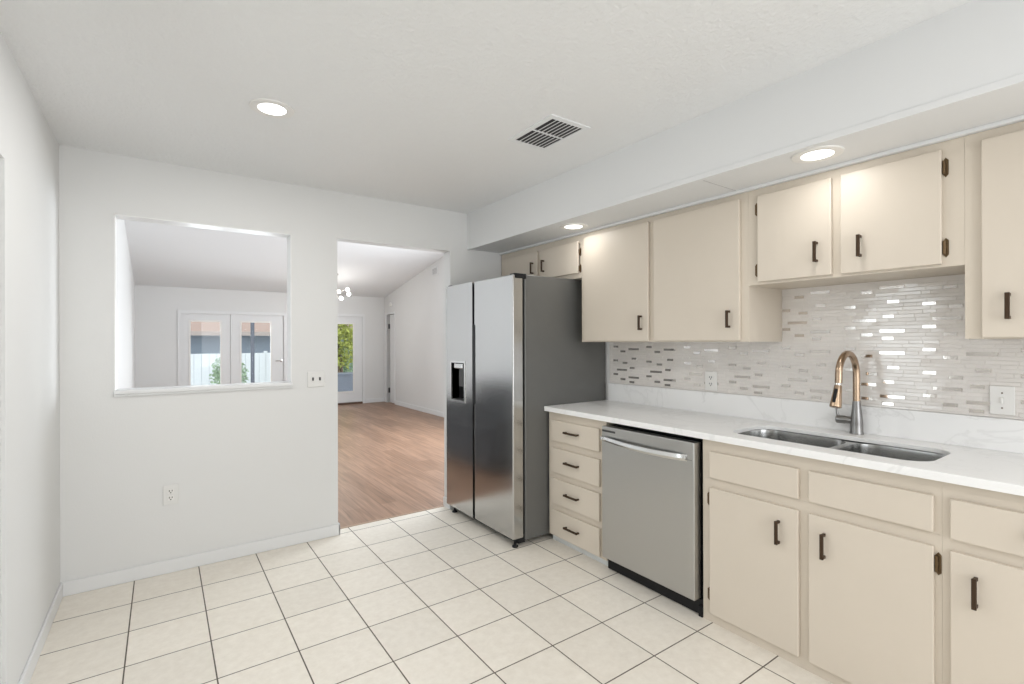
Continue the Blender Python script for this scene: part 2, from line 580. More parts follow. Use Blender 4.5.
# ------------------------------------------------------------------ glazed doors
def leaf(parent, x0, x1, z0, z1, gx0, gx1, gz0, gz1, y0, y1, axis='X'):
    """door leaf with one large pane; axis X: spans x, thickness y. axis Y: spans y, thickness x."""
    def pl(u, v):
        return (u, y0, v) if axis == 'X' else (y0, u, v)
    th = (0, y1 - y0, 0) if axis == 'X' else (y1 - y0, 0, 0)
    lf = obj('door_leaf', grid_wall([x0, gx0, gx1, x1], [z0, gz0, gz1, z1], [(gx0, gx1, gz0, gz1)], pl, th), M['trim'], parent)
    s = -1 if y1 > y0 else 1
    bd = grid_wall([gx0 - 0.02, gx0 + 0.012, gx1 - 0.012, gx1 + 0.02], [gz0 - 0.02, gz0 + 0.012, gz1 - 0.012, gz1 + 0.02],
                   [(gx0 + 0.012, gx1 - 0.012, gz0 + 0.012, gz1 - 0.012)],
                   (lambda u, v: (u, y0 - 0.008, v)) if axis == 'X' else (lambda u, v: (y0 - s * -0.008, u, v)),
                   (0, 0.012, 0) if axis == 'X' else (s * -0.012, 0, 0))
    obj('glazing_bead', bd, M['white'], lf)
    ym = (y0 + y1) / 2
    g = B(gx0, gx1, ym - 0.003, ym + 0.003, gz0, gz1) if axis == 'X' else B(ym - 0.003, ym + 0.003, gx0, gx1, gz0, gz1)
    obj('glass_pane', g, M['glass'], lf)
    return lf


def casing(x0, x1, z1, y, w_=0.045, t=0.018):
    return grid_wall([x0 - w_, x0 + 0.012, x1 - 0.012, x1 + w_], [0, z1 - 0.012, z1 + w_], [(x0 + 0.012, x1 - 0.012, 0, z1 - 0.012)],
                     lambda u, v: (u, y, v), (0, -t, 0))


# double glass doors seen through the pass-through
d2 = struct('door_1', casing(D2[0], D2[1], D2[3], FY), M['trim'])
leaf(d2, 0.2805, 1.088, 0.02, 1.9245, 0.425, 0.925, 0.26, 1.775, FY + 0.02, FY + 0.062)
lf = leaf(d2, 1.102, 2.0495, 0.02, 1.9245, 1.262, 1.80, 0.26, 1.775, FY + 0.02, FY + 0.062)
bm = nb()
lathe(bm, [(0.028, 0), (0.028, -0.008), (0.012, -0.01), (0.012, -0.05)], 1.99, FY + 0.02, 0.995, 20, 'Y')
tube(bm, [(1.99, FY - 0.03, 0.995), (1.94, FY - 0.034, 0.997), (1.875, FY - 0.03, 0.992)], [0.011, 0.01, 0.008], 12)
obj('door_handle', bm, M['chrome'], lf, True)
bm = nb()
tube(bm, [(1.095, FY + 0.012, 0.02), (1.095, FY + 0.012, 1.905)], 0.012, 12)
obj('astragal', bm, M['trim'], d2, True)
# single glass door seen through the doorway
d3 = struct('door_2', casing(D3[0], D3[1], D3[3], FY), M['trim'])
lf = leaf(d3, D3[0] + 0.0005, 3.6695, 0.04, 1.9445, 2.90, 3.465, 0.275, 1.775, FY + 0.02, FY + 0.062)
obj('door_sill', B(D3[0] + 0.013, D3[1] - 0.013, FY - 0.02, FY + 0.1, 0, 0.036, 0.004), mat('dark_wood_sill', (0.12, 0.07, 0.045), 0.5, bump=0.05), d3)
# narrow slab door standing ajar in the living-room side wall
bm = grid_wall([D4[0] - 0.004, D4[0] + 0.012, D4[1] - 0.012, D4[1] + 0.13], [0, 1.988, 2.03], [(D4[0] + 0.012, D4[1] - 0.012, 0, 1.988)],
               lambda u, v: (FRX, u, v), (-0.014, 0, 0))
d4 = struct('door_3', bm, M['trim'])
s4 = obj('door_leaf', box(nb(), FRX + 0.03, FRX + 0.065, 10.33, 10.69, 0.01, 1.98, 0.003), M['trim'], d4)
for z in (0.28, 1.72):
    obj('hinge', B(FRX + 0.005, FRX + 0.04, 10.695, 10.73, z - 0.055, z + 0.055, 0.004), M['darkgrey'], d4)
obj('door_gap_shade', B(FRX + 0.08, FRX + 0.1, 10.6, 10.82, 0.0, 2.03), M['black'], d4)  # black sheet standing in for the shade in the gap behind the leaf
# glazed side door of the kitchen (its jamb shows at the picture's edge)
bm = grid_wall([LD[0] - 0.0, LD[0] + 0.03, LD[1] - 0.03, LD[1]], [0, LD[3] - 0.03, LD[3]], [(LD[0] + 0.03, LD[1] - 0.03, 0, LD[3] - 0.03)],
               lambda u, v: (LX - 0.012, u, v), (-0.108, 0, 0))
d1 = struct('door_4', bm, M['trim'])
leaf(d1, LD[0] + 0.032, LD[1] - 0.032, 0.02, LD[3] - 0.034, 1.53, 2.13, 0.22, 1.90, LX - 0.07, LX - 0.11, 'Y')


# ------------------------------------------------------------------ lights in the ceiling
def downlight(loc, label, power, group='white recessed downlights'):
    x, y, z = loc
    t = thing('recessed_downlight', label, 'ceiling light', loc, group)
    bm = lathe(nb(), [(0.058, -0.0005), (0.060, -0.005), (0.076, -0.008), (0.092, -0.005), (0.094, 0.0), (0.082, 0.002)], x, y, z, 48)
    # ring only: drop the caps
    bm.faces.ensure_lookup_table()
    for fc in [fc for fc in bm.faces if len(fc.verts) > 4]:
        bm.faces.remove(fc)
    obj('trim_ring', bm, M['white'], t, True)
    obj('lens', lathe(nb(), [(0.0595, -0.0005), (0.0595, -0.004), (0.05, -0.0055), (0.001, -0.006)], x, y, z, 40), M['lens'], t, True)
    l = bpy.data.lights.new('lamp', 'AREA')
    l.shape = 'DISK'
    l.size = 0.115
    l.energy = power
    l.color = (1.0, 0.985, 0.96)
    lo = bpy.data.objects.new('lamp', l)
    C.objects.link(lo)
    lo.parent = t
    lo.location = (0, 0, -0.01)
    return t


downlight((0.414, 2.475, CH), 'round recessed light in the open flat ceiling, the only one not in the soffit', 8.5)
downlight((0.414, 0.10, CH), 'unseen recessed light added in the flat ceiling nearest the camera to brighten the room', 7)  # extra unseen fixture, added to even out the room's brightness
downlight((1.45, -1.2, CH), 'unseen recessed light added at the rear end of the kitchen to brighten the room', 8)  # second unseen fixture, added as fill from behind the camera
downlight((2.252, 2.46, SFZ), 'round recessed light in the soffit above the refrigerator cabinets', 0.85)
downlight((2.212, 0.935, SFZ), 'round recessed light in the soffit above the sink wall cabinets', 1.0)

# ceiling air vent
t = thing('ceiling_vent', 'rectangular louvred air vent in the flat ceiling', 'air vent', (1.62, 1.965, CH))
vx0, vx1, vy0, vy1 = 1.525, 1.722, 1.812, 2.118
obj('vent_frame', grid_wall([vx0 - 0.028, vx0, vx1, vx1 + 0.028], [vy0 - 0.028, vy0, (vy0 + vy1) / 2 - 0.005, (vy0 + vy1) / 2 + 0.005, vy1, vy1 + 0.028],
                            [(vx0, vx1, vy0, (vy0 + vy1) / 2 - 0.005), (vx0, vx1, (vy0 + vy1) / 2 + 0.005, vy1)],
                            lambda u, v: (u, v, CH), (0, 0, -0.006)), M['ceil2'], t)
obj('duct_opening', B(vx0, vx1, vy0, vy1, CH - 0.0022, CH - 0.0008), M['slot'], t)
for i in range(7):
    x = vx0 + (vx1 - vx0) * (i + 1) / 8
    obj('louvre_blade', box(nb(), x - 0.0042, x + 0.0042, vy0, vy1, CH - 0.0075, CH - 0.006, rot=Matrix.Rotation(math.radians(-14), 3, 'Y')), M['soffit'], t)


# ------------------------------------------------------------------ switch and outlet plates
def plate_back(x0, x1, z0, z1, t, m):
    return obj('cover_plate', B(x0, x1, BY - 0.007, BY - 0.0005, z0, z1, 0.0025), m, t)


t = thing('light_switch', 'white double light switch plate between the pass-through and the doorway', 'light switch', (0.873, BY, 1.112))
plate_back(0.815, 0.931, 1.060, 1.166, t, M['plate'])
for x in (0.850, 0.896):
    obj('toggle', box(nb(), x - 0.005, x + 0.005, BY - 0.018, BY - 0.006, 1.105, 1.127, 0.002), M['darkgrey'], t)
for x in (0.850, 0.896):
    for z in (1.083, 1.143):
        obj('screw', lathe(nb(), [(0.003, 0), (0.003, -0.0015), (0.001, -0.002)], x, BY - 0.0068, z, 12, 'Y'), M['white'], t, True)


def receptacles(t, place):
    """two outlet faces with slots; place(u, v, d) maps to the wall"""
    for v in (-0.020, 0.020):
        def P(u0, u1, v0, v1, d0, d1, bev=0.0):
            a, b_ = Vector(place(u0, v + v0, d0)), Vector(place(u1, v + v1, d1))
            lo = [min(a[i], b_[i]) for i in range(3)]
            hi = [max(a[i], b_[i]) for i in range(3)]
            return B(lo[0], hi[0], lo[1], hi[1], lo[2], hi[2], bev)
        fce = obj('receptacle', P(-0.016, 0.016, -0.014, 0.014, 0.006, 0.009, 0.001), M['white'], t)
        for u, w_, h, dz in ((-0.0068, 0.002, 0.0052, 0.004), (0.0068, 0.002, 0.0046, 0.004), (0, 0.0032, 0.0032, -0.0075)):
            obj('slot', P(u - w_, u + w_, dz - h, dz + h, 0.0085, 0.0094), M['slot'], fce)


t = thing('outlet', 'white duplex outlet low on the blank wall under the pass-through', 'outlet', (0.041, BY, 0.464))
plate_back(0.003, 0.081, 0.406, 0.523, t, M['plate'])
receptacles(t, lambda u, v, d: (0.041 + u, BY - d, 0.464 + v))
TX = RX - 0.0075      # face of the mosaic
t = thing('outlet', 'white duplex outlet in the mosaic backsplash between refrigerator and sink', 'outlet', (TX, 1.772, 1.124))
obj('cover_plate', B(TX - 0.007, TX - 0.0003, 1.732, 1.812, 1.066, 1.183, 0.0025), M['white'], t)
receptacles(t, lambda u, v, d: (TX - d, 1.772 + u, 1.1245 + v))
t = thing('light_switch', 'white single switch plate in the mosaic backsplash right of the sink', 'light switch', (TX, 0.481, 1.128))
obj('cover_plate', B(TX - 0.007, TX - 0.0003, 0.444, 0.518, 1.071, 1.186, 0.0025), M['white'], t)
obj('toggle', B(TX - 0.017, TX - 0.006, 0.4765, 0.4855, 1.117, 1.141, 0.002), M['white'], t)
for z in (1.098, 1.158):
    obj('screw', lathe(nb(), [(0.003, 0), (0.003, -0.0015), (0.001, -0.002)], TX - 0.0068, 0.481, z, 12, 'X'), M['hinge'], t, True)

# ------------------------------------------------------------------ mosaic backsplash
SHEET, ROWP = 0.3075, 0.01697
METAL = {0: [(0, .05)], 1: [(.146, .245)], 2: [(.07, .12)], 5: [(.176, .225)], 6: [(0, .05)], 7: [(.09, .138)], 9: [(.158, .205)],
         10: [(.035, .135)], 12: [(0, .05)], 13: [(.146, .245)], 14: [(.07, .12)], 15: [(.155, .203)]}
PEARL = {0: [(.20, .25)], 3: [(.03, .13)], 4: [(.2, .25)], 6: [(.24, .29)], 8: [(.05, .10), (.22, .31)], 9: [(.03, .08)], 11: [(.15, .25)], 13: [(.03, .08)], 16: [(.06, .16)], 17: [(.01, .06)]}
rr = random.Random(3)
rows = {}
for r_ in range(18):
    fixed = [(a, b, 2) for a, b in METAL.get(r_, [])] + [(a, b, 1) for a, b in PEARL.get(r_, [])]
    fixed.sort()
    if not fixed:
        fixed = [(0.04, 0.14, 1)]
    segs = []
    nxt = fixed[1:] + [(fixed[0][0] + SHEET, fixed[0][1] + SHEET, None)]
    for (a, b, k), (a2, _, _) in zip(fixed, nxt):
        segs.append((a, b, k))
        u = b
        while u < a2 - 1e-6:
            L = rr.choice((0.05, 0.075, 0.1, 0.1))
            e = a2 if a2 - u - L < 0.03 else u + L
            segs.append((u, e, 1 if rr.random() < 0.38 else 0))
            u = e
    rows[r_] = segs
bm = nb()
box(bm, RX - 0.006, RX - 0.0006, -0.45, 2.622, 1.0565, 1.3755)
g2 = box(nb(), RX - 0.006, RX - 0.0006, 0.5225, 1.3475, 1.3755, 1.6495)
tmp = bpy.data.meshes.new('tmp')
g2.to_mesh(tmp)
bm.from_mesh(tmp)
g2.free()
bpy.data.meshes.remove(tmp)
U0, Z0 = 2.583, 1.330
for k in range(-18, 18):
    z = Z0 + k * ROWP
    za, zb = z - ROWP / 2 + 0.0009, z + ROWP / 2 - 0.0009
    if zb < 1.058 or za > 1.648:
        continue
    lim = (-0.45, 2.620) if za < 1.37 else (0.524, 1.346)
    za, zb = max(za, 1.057), min(zb, 1.6485)
    for s in range(-2, 11):
        for a, b, kind in rows[(-k) % 18]:
            y1, y0 = U0 - s * SHEET - a - 0.0009, U0 - s * SHEET - b + 0.0009
            y0, y1 = max(y0, lim[0]), min(y1, lim[1])
            if y1 - y0 < 0.004:
                continue
            d = TX + rr.uniform(-0.0003, 0.0004)
            e = 0.0006
            o_ = [bm.verts.new(p) for p in ((RX - 0.006, y0, za), (RX - 0.006, y1, za), (RX - 0.006, y1, zb), (RX - 0.006, y0, zb))]
            tl, tv = (rr.uniform(-0.00035, 0.00035), rr.uniform(-0.00015, 0.00015)) if kind == 2 else (rr.uniform(-0.0004, 0.0004), rr.uniform(-0.00012, 0.00012))
            i_ = [bm.verts.new(p) for p in ((d + tl + tv, y0 + e, za + e), (d - tl + tv, y1 - e, za + e), (d - tl - tv, y1 - e, zb - e), (d + tl - tv, y0 + e, zb - e))]
            for n_, fcv in enumerate([i_] + [[o_[j], o_[(j + 1) % 4], i_[(j + 1) % 4], i_[j]] for j in range(4)]):
                fc = bm.faces.new(fcv)
                fc.material_index = kind + 1
bs = obj('mosaic_backsplash', bm, [M['grout'], M['stone'], M['pearl'], M['mirror']])
tag(bs, 'glass and stone strip mosaic backsplash on the wall behind the worktop', 'backsplash')


# ------------------------------------------------------------------ cabinets
def pull(parent, x, y, z, length, vertical, m, proj=0.03):
    """square bar pull standing proud of the face at x (towards -x)"""
    bm = nb()
    h = length / 2
    if vertical:
        box(bm, x - proj, x - proj + 0.009, y - 0.0065, y + 0.0065, z - h, z + h, 0.0015)
        for s in (-1, 1):
            box(bm, x - proj + 0.004, x + 0.0005, y - 0.005, y + 0.005, z + s * (h - 0.006) - 0.0055, z + s * (h - 0.006) + 0.0055, 0.001)
    else:
        box(bm, x - proj, x - proj + 0.009, y - h, y + h, z - 0.0065, z + 0.0065, 0.0015)
        for s in (-1, 1):
            box(bm, x - proj + 0.004, x + 0.0005, y + s * (h - 0.006) - 0.0055, y + s * (h - 0.006) + 0.0055, z - 0.005, z + 0.005, 0.001)
    return obj('handle', bm, m, parent)


def slab(name, parent, xf, th, y0, y1, z0, z1, m=None):
    """overlay front: slab with an eased, stepped edge"""
    bm = nb()
    box(bm, xf, xf + th, y0, y1, z0, z1, 0.0035, 2)
    return obj(name, bm, m or M['cream'], parent)


def hinge(parent, xface, y, z, sgn, h=0.075, m=None):
    """exposed surface hinge: knuckle by the door edge at y, leaf with pointed ends lying on the frame (towards sgn*y)"""
    bm = nb()
    w_ = 0.0165
    prof = [(0, -h / 2 + 0.012), (0.008, -h / 2), (w_, -h / 2 + 0.010), (w_, h / 2 - 0.010), (0.008, h / 2), (0, h / 2 - 0.012)]
    a = [bm.verts.new((xface - 0.0025, y + sgn * p[0], z + p[1])) for p in prof]
    b = [bm.verts.new((xface + 0.0005, y + sgn * p[0], z + p[1])) for p in prof]
    bm.faces.new(a)
    bm.faces.new(b)
    for i in range(len(prof)):
        bm.faces.new((a[i], a[(i + 1) % 6], b[(i + 1) % 6], b[i]))
    tube(bm, [(xface - 0.006, y + sgn * 0.004, z - h / 2 + 0.012), (xface - 0.006, y + sgn * 0.004, z + h / 2 - 0.012)], 0.0055, 12)
    return obj('hinge', bm, m or M['hinge'], parent)


FX, DX = 2.185, 2.167          # base face frame and door fronts
CZ0, SZ, CZ1 = 0.893, 0.905, 0.925        # worktop: front edge underside, slab underside, top


def carcass(y0, y1, z0, x0, x1, z1, openings):
    """face frame (with openings) and box behind as one shell"""
    bm = nb()
    box(bm, x0 + 0.019, x1, y0, y1, z0, z1)
    us = sorted({y0, y1, *[o[0] for o in openings], *[o[1] for o in openings]})
    vs = sorted({z0, z1, *[o[2] for o in openings], *[o[3] for o in openings]})
    fr = grid_wall(us, vs, openings, lambda u, v: (x0, u, v), (0.0195, 0, 0))
    tmp = bpy.data.meshes.new('tmp')
    fr.to_mesh(tmp)
    bm.from_mesh(tmp)
    fr.free()
    bpy.data.meshes.remove(tmp)
    return bm


# drawer unit
DR = [(0.697, 0.838), (0.483, 0.650), (0.272, 0.443), (0.056, 0.230)]
t = thing('drawer_cabinet', 'narrow cream base unit of four drawers beside the refrigerator', 'base cabinet', (2.45, 2.37, 0))
obj('carcass', carcass(2.10, 2.640, 0.047, FX, 2.75, CZ0 - 0.001, [(2.155, 2.595, a + 0.012, b - 0.012) for a, b in DR]), M['cream2'], t)
obj('toe_kick', B(FX + 0.028, FX + 0.046, 2.102, 2.636, 0.0, 0.05), M['toe'], t)
for a, b in DR:
    d = slab('drawer', t, DX, 0.0185, 2.147, 2.602, a, b)
    pull(d, DX, 2.386, (a + b) / 2 + 0.004, 0.128, False, M['bronze'], 0.028)

# dishwasher
t = thing('dishwasher', 'stainless steel dishwasher with a bar handle under the worktop', 'dishwasher', (2.45, 1.78, 0))
obj('tub_body', B(2.20, 2.76, 1.468, 2.095, 0.06, 0.868), M['black'], t)
dd = obj('door_panel', B(2.136, 2.194, 1.466, 2.093, 0.088, 0.868, 0.006, 3), M['steel_h'], t)
obj('display_strip', B(2.1352, 2.137, 1.985, 2.088, 0.836, 0.848, 0.0), M['darkgrey'], dd)
obj('panel_groove', B(2.1354, 2.137, 1.478, 2.088, 0.778, 0.781, 0.0), M['gun'], dd)
bm = nb()
N = 24
pts, HZ = [], 0.786
secs = []
for i in range(N + 1):
    u = i / N
    y = 2.088 - u * 0.585
    bow = 0.036 * math.sin(PI * u) ** 0.5 + 0.004
    zc_ = HZ + 0.012 * (1 - u) * (1 - u) - 0.004 * math.sin(PI * u)
    hh = 0.014 + 0.005 * u
    secs.append([bm.verts.new(p) for p in ((2.136 - bow, y, zc_ - hh * 0.7), (2.136 - bow - 0.006, y, zc_), (2.136 - bow, y, zc_ + hh), (2.136 - bow + 0.012, y, zc_ + hh), (2.136 - bow + 0.012, y, zc_ - hh * 0.7))])
for a, b in zip(secs, secs[1:]):
    for k in range(5):
        bm.faces.new((a[k], a[(k + 1) % 5], b[(k + 1) % 5], b[k]))
bm.faces.new(secs[0])
bm.faces.new(secs[-1])
box(bm, 2.115, 2.1365, 1.503, 1.518, HZ - 0.008, HZ + 0.012, 0.002)
box(bm, 2.115, 2.1365, 2.072, 2.087, HZ + 0.0, HZ + 0.022, 0.002)
obj('handle', bm, M['steel_bright'], dd, True, 0.5)
bm = B(2.190, 2.215, 1.452, 2.098, 0.004, 0.082, 0.004)
obj('toe_panel', bm, M['black'], t)
obj('leveling_bracket', B(2.178, 2.20, 1.4515, 1.475, 0.0, 0.055, 0.003), M['black'], t)

# sink base unit: false fronts over two doors
YA = (0.995, 1.406)
YB = (0.551, 0.955)
t = thing('sink_cabinet', 'cream two-door base unit beneath the sink with blank fronts above its doors', 'base cabinet', (2.45, 1.0, 0))
obj('carcass', carcass(0.531, 1.450, 0.0, FX, 2.75, 0.70, [(y0 + 0.012, y1 - 0.012, z0, z1) for y0, y1 in (YA, YB) for z0, z1 in ((0.08, 0.65),)]), M['cream2'], t)
# upper face rail (in front of the bowls)
obj('face_rail', B(FX, FX + 0.0195, 0.531, 1.450, 0.7005, CZ0 - 0.001), M['cream2'], t)
for (y0, y1), ph, hs in ((YA, 1.073, 'L'), (YB, 0.894, 'R')):
    slab('false_front', t, DX, 0.0185, y0, y1, 0.708, 0.835)
    d = slab('door', t, DX, 0.0185, y0, y1, 0.047, 0.660)
    pull(d, DX, ph, 0.548, 0.1, True, M['bronze'])
for z in (0.60, 0.135):
    hinge(t, FX, 1.408, z, 1, 0.066)
for z in (0.60, 0.135):
    hinge(t, FX, 0.549, z, -1, 0.08)

# third base unit at the right edge, its door seen in part
YC = (0.0, 0.507)
t = thing('base_cabinet', 'cream base unit with one drawer over one door, right of the sink unit', 'base cabinet', (2.45, 0.04, 0))
obj('carcass', carcass(-0.45, 0.5305, 0.0, FX, 2.75, CZ0 - 0.001, [(YC[0] + 0.012, YC[1] - 0.012, 0.08, 0.65), (YC[0] + 0.012, YC[1] - 0.012, 0.715, 0.825)]), M['cream2'], t)
d = slab('drawer', t, DX, 0.0185, YC[0], YC[1], 0.700, 0.835)
pull(d, DX, 0.262, 0.770, 0.128, False, M['bronze'], 0.028)
d = slab('door', t, DX, 0.0185, YC[0], YC[1], 0.047, 0.660)
pull(d, DX, 0.441, 0.548, 0.1, True, M['bronze'])

# worktop with the sink cut-out
SK = (2.258, 2.612, 0.590, 1.372)
bm = plate_with_holes([(2.146, -0.45), (2.761, -0.45), (2.761, 2.648), (2.146, 2.648)], [rrect(*SK, 0.09, 10)], SZ, CZ1)
sharp = [e for e in bm.edges if len(e.link_faces) == 2 and e.calc_face_angle(0) > 0.9]
bmesh.ops.bevel(bm, geom=sharp, offset=0.003, segments=2, profile=0.5, affect='EDGES')
t = thing('worktop', 'white quartz worktop with faint grey veins running over the base units', 'countertop', (2.48, 1.1, CZ0))
obj('slab', bm, M['quartz'], t)
obj('front_edge', B(2.1465, 2.172, -0.45, 2.6475, CZ0, SZ + 0.003, 0.002), M['quartz'], t)
obj('upstand', B(RX - 0.022, RX - 0.0065, -0.45, 2.622, CZ1, 1.056, 0.002), M['quartz'], t)


# undermount double sink
def bowl(y0, y1, x0, x1, parent):
    bm = nb()
    prof = [(0.0, SZ - 0.004), (0.002, SZ - 0.02), (0.006, 0.80), (0.012, 0.735), (0.022, 0.716), (0.042, 0.707), (0.09, 0.703)]
    loops = []
    for ins, z in prof:
        r_ = max(0.02, 0.085 - ins * 0.6)
        loops.append([bm.verts.new((p[0], p[1], z)) for p in rrect(x0 + ins, x1 - ins, y0 + ins, y1 - ins, r_, 8)])
    for a, b in zip(loops, loops[1:]):
        for i in range(len(a)):
            bm.faces.new((a[i], a[(i + 1) % len(a)], b[(i + 1) % len(b)], b[i]))
    bm.faces.new(loops[-1])
    b_ = obj('bowl', bm, M['sink'], parent, True)
    cx, cy = (x0 + x1) / 2 + 0.04, (y0 + y1) / 2
    obj('drain', lathe(nb(), [(0.045, 0.7032), (0.045, 0.7055), (0.038, 0.7062), (0.034, 0.704), (0.012, 0.7035)], cx, cy, 0, 28), M['chrome'], b_, True)
    return b_


t = thing('double_sink', 'stainless double bowl sink set below the white worktop', 'sink', (2.44, 0.98, 0.70))
b1, b2 = (0.962, 1.384), (0.578, 0.930)
X0, X1 = 2.247, 2.622
obj('rim', plate_with_holes(rrect(X0 - 0.02, X1 + 0.02, b2[0] - 0.012, b1[1] + 0.012, 0.09, 8), [rrect(X0, X1, *b1, 0.085, 8), rrect(X0, X1, *b2, 0.085, 8)], SZ - 0.006, SZ - 0.003), M['sink'], t)
bowl(*b1, X0, X1, t)
bowl(*b2, X0, X1, t)

# faucet
t = thing('kitchen_faucet', 'tall gooseneck pull-down faucet in bronze and nickel behind the sink', 'faucet', (2.712, 0.976, CZ1))
fx, fy = 2.712, 0.976
obj('body', lathe(nb(), [(0.029, CZ1), (0.029, CZ1 + 0.006), (0.0265, CZ1 + 0.012), (0.026, 0.975), (0.0245, 1.0), (0.019, 1.045), (0.0162, 1.078), (0.0158, 1.082)], fx, fy, 0, 32), M['gun'], t, True)
pts = [(fx, fy, 1.082), (fx, fy, 1.14), (fx, fy, 1.19)]
R_ = 0.098
for k in range(0, 19):
    a = PI * k / 18 * 1.03
    pts.append((fx - R_ + R_ * math.cos(a), fy, 1.209 + R_ * 1.03 * math.sin(a)))
e = Vector(pts[-1])
pts.append((e.x - 0.003, fy, e.z - 0.022))
obj('gooseneck', tube(nb(), pts, 0.0148, 22), M['gold'], t, True)
# spray head, angled slightly outwards
dirv = Vector((-0.30, 0, -1)).normalized()
p0 = Vector(pts[-1])
obj('spray_collar', tube(nb(), [p0 + dirv * 0.0, p0 + dirv * 0.012], [0.0118, 0.0118], 20), M['steel_bright'], t, True)
hd = [p0 + dirv * x for x in (0.012, 0.016, 0.055, 0.10, 0.112, 0.114)]
sh = obj('spray_head', tube(nb(), hd, [0.0145, 0.0155, 0.0185, 0.0235, 0.0238, 0.019], 24), M['gold'], t, True)
side = Vector((-1, 0, 0.30)).normalized()
bm = nb()
c0 = p0 + dirv * 0.062 + side * 0.0195
vs = []
box(bm, -0.004, 0.006, -0.007, 0.007, -0.032, 0.032, 0.003)
bmesh.ops.rotate(bm, cent=(0, 0, 0), matrix=Matrix.Rotation(math.atan2(0.30, 1.0) + 0.1, 3, 'Y'), verts=bm.verts)
bmesh.ops.translate(bm, vec=c0, verts=bm.verts)
obj('spray_button', bm, M['black'], sh, True)
# side lever
bm = nb()
tube(bm, [(fx, fy + 0.015, 0.986), (fx, fy + 0.045, 0.986), (fx, fy + 0.050, 0.986), (fx, fy + 0.083, 0.986), (fx, fy + 0.086, 0.986)], [0.0175, 0.0175, 0.0195, 0.0195, 0.017], 22)
lv = obj('lever_hub', bm, M['gun'], t, True)
bm = nb()
tube(bm, [(fx, fy + 0.074, 0.99), (fx - 0.002, fy + 0.082, 1.012), (fx - 0.004, fy + 0.085, 1.05)], [0.0075, 0.006, 0.0048], 14)
obj('lever', bm, M['gun'], lv, True)

# wall cabinets
UF, UD, UT = 2.427, 2.408, 2.1265
t = thing('over_refrigerator_cabinet', 'short cream two-door wall cabinet above the refrigerator', 'wall cabinet', (2.62, 3.07, 1.82))
obj('carcass', carcass(2.568, 3.580, 1.822, UF, RX - 0.001, UT, [(3.07, 3.49, 1.87, 2.07), (2.57 + 0.01, 2.99, 1.87, 2.07)]), M['cream2'], t)
d = slab('door', t, UD, 0.0185, 3.056, 3.498, 1.856, 2.083)
pull(d, UD, 3.105, 1.952, 0.09, True, M['bronze'])
d = slab('door', t, UD, 0.0185, 2.590, 3.008, 1.856, 2.083)
pull(d, UD, 2.968, 1.952, 0.09, True, M['bronze'])
for z in (2.005, 1.888):
    hinge(t, UF, 2.588, z, -1, 0.062)
for z in (2.005, 1.888):
    hinge(t, UF, 3.500, z, 1, 0.05)

t = thing('wall_cabinet', 'tall cream two-door wall cabinet between the refrigerator and sink cabinets', 'wall cabinet', (2.62, 1.96, 1.366))
obj('carcass', carcass(1.348, 2.567, 1.366, UF, RX - 0.001, UT, [(1.40, 1.92, 1.40, 2.08), (1.98, 2.51, 1.40, 2.08)]), M['cream2'], t)
d = slab('door', t, UD, 0.0185, 1.969, 2.530, 1.372, 2.098)
pull(d, UD, 2.020, 1.484, 0.09, True, M['bronze'])
d = slab('door', t, UD, 0.0185, 1.389, 1.929, 1.372, 2.098)
pull(d, UD, 1.442, 1.484, 0.09, True, M['bronze'])
for y, s in ((2.532, 1), (1.931, 1)):
    for z in (2.03, 1.42):
        hinge(t, UF, y, z, s, 0.06, M['cream2'])

t = thing('over_sink_cabinet', 'short cream two-door wall cabinet above the sink and faucet', 'wall cabinet', (2.62, 0.935, 1.65))
obj('carcass', carcass(0.5225, 1.3475, 1.650, UF, RX - 0.001, UT, [(0.99, 1.26, 1.70, 2.06), (0.62, 0.90, 1.70, 2.06)]), M['cream2'], t)
d = slab('door', t, UD, 0.0185, 0.963, 1.295, 1.662, 2.090)
pull(d, UD, 1.021, 1.770, 0.092, True, M['bronze'])
d = slab('door', t, UD, 0.0185, 0.586, 0.927, 1.660, 2.093)
pull(d, UD, 0.851, 1.770, 0.092, True, M['bronze'])
for z in (2.026, 1.722):
    hinge(t, UF, 1.297, z, 1, 0.066)
    hinge(t, UF, 0.584, z, -1, 0.074)

t = thing('wall_cabinet', 'tall cream wall cabinet right of the sink, cut by the picture edge', 'wall cabinet', (2.62, 0.04, 1.379))
obj('carcass', carcass(-0.45, 0.522, 1.376, UF, RX - 0.001, UT, [(0.02, 0.46, 1.42, 2.06)]), M['cream2'], t)
d = slab('door', t, UD, 0.0185, 0.0, 0.474, 1.380, 2.093)
pull(d, UD, 0.403, 1.490, 0.092, True, M['bronze'])

# ------------------------------------------------------------------ refrigerator
t = thing('refrigerator', 'stainless side-by-side refrigerator with graphite sides at the end of the worktop', 'refrigerator', (2.3, 3.1, 0))
YR0, YR1, XF, XB = 2.646, 3.573, 1.881, 1.966
obj('cabinet_body', B(1.986, 2.752, YR0 + 0.008, YR1 - 0.006, 0.035, 1.820, 0.006, 2), M['fridge'], t)
obj('gasket', B(XB - 0.001, 1.987, YR0 + 0.02, YR1 - 0.02, 0.075, 1.805), M['black'], t)
YS = 3.150


def rounded_door(y0, y1, z0, z1):
    return B(XF, XB, y0, y1, z0, z1, 0.007, 3)


obj('door', rounded_door(YR0, YS - 0.013, 0.062, 1.815), M['steel'], t)
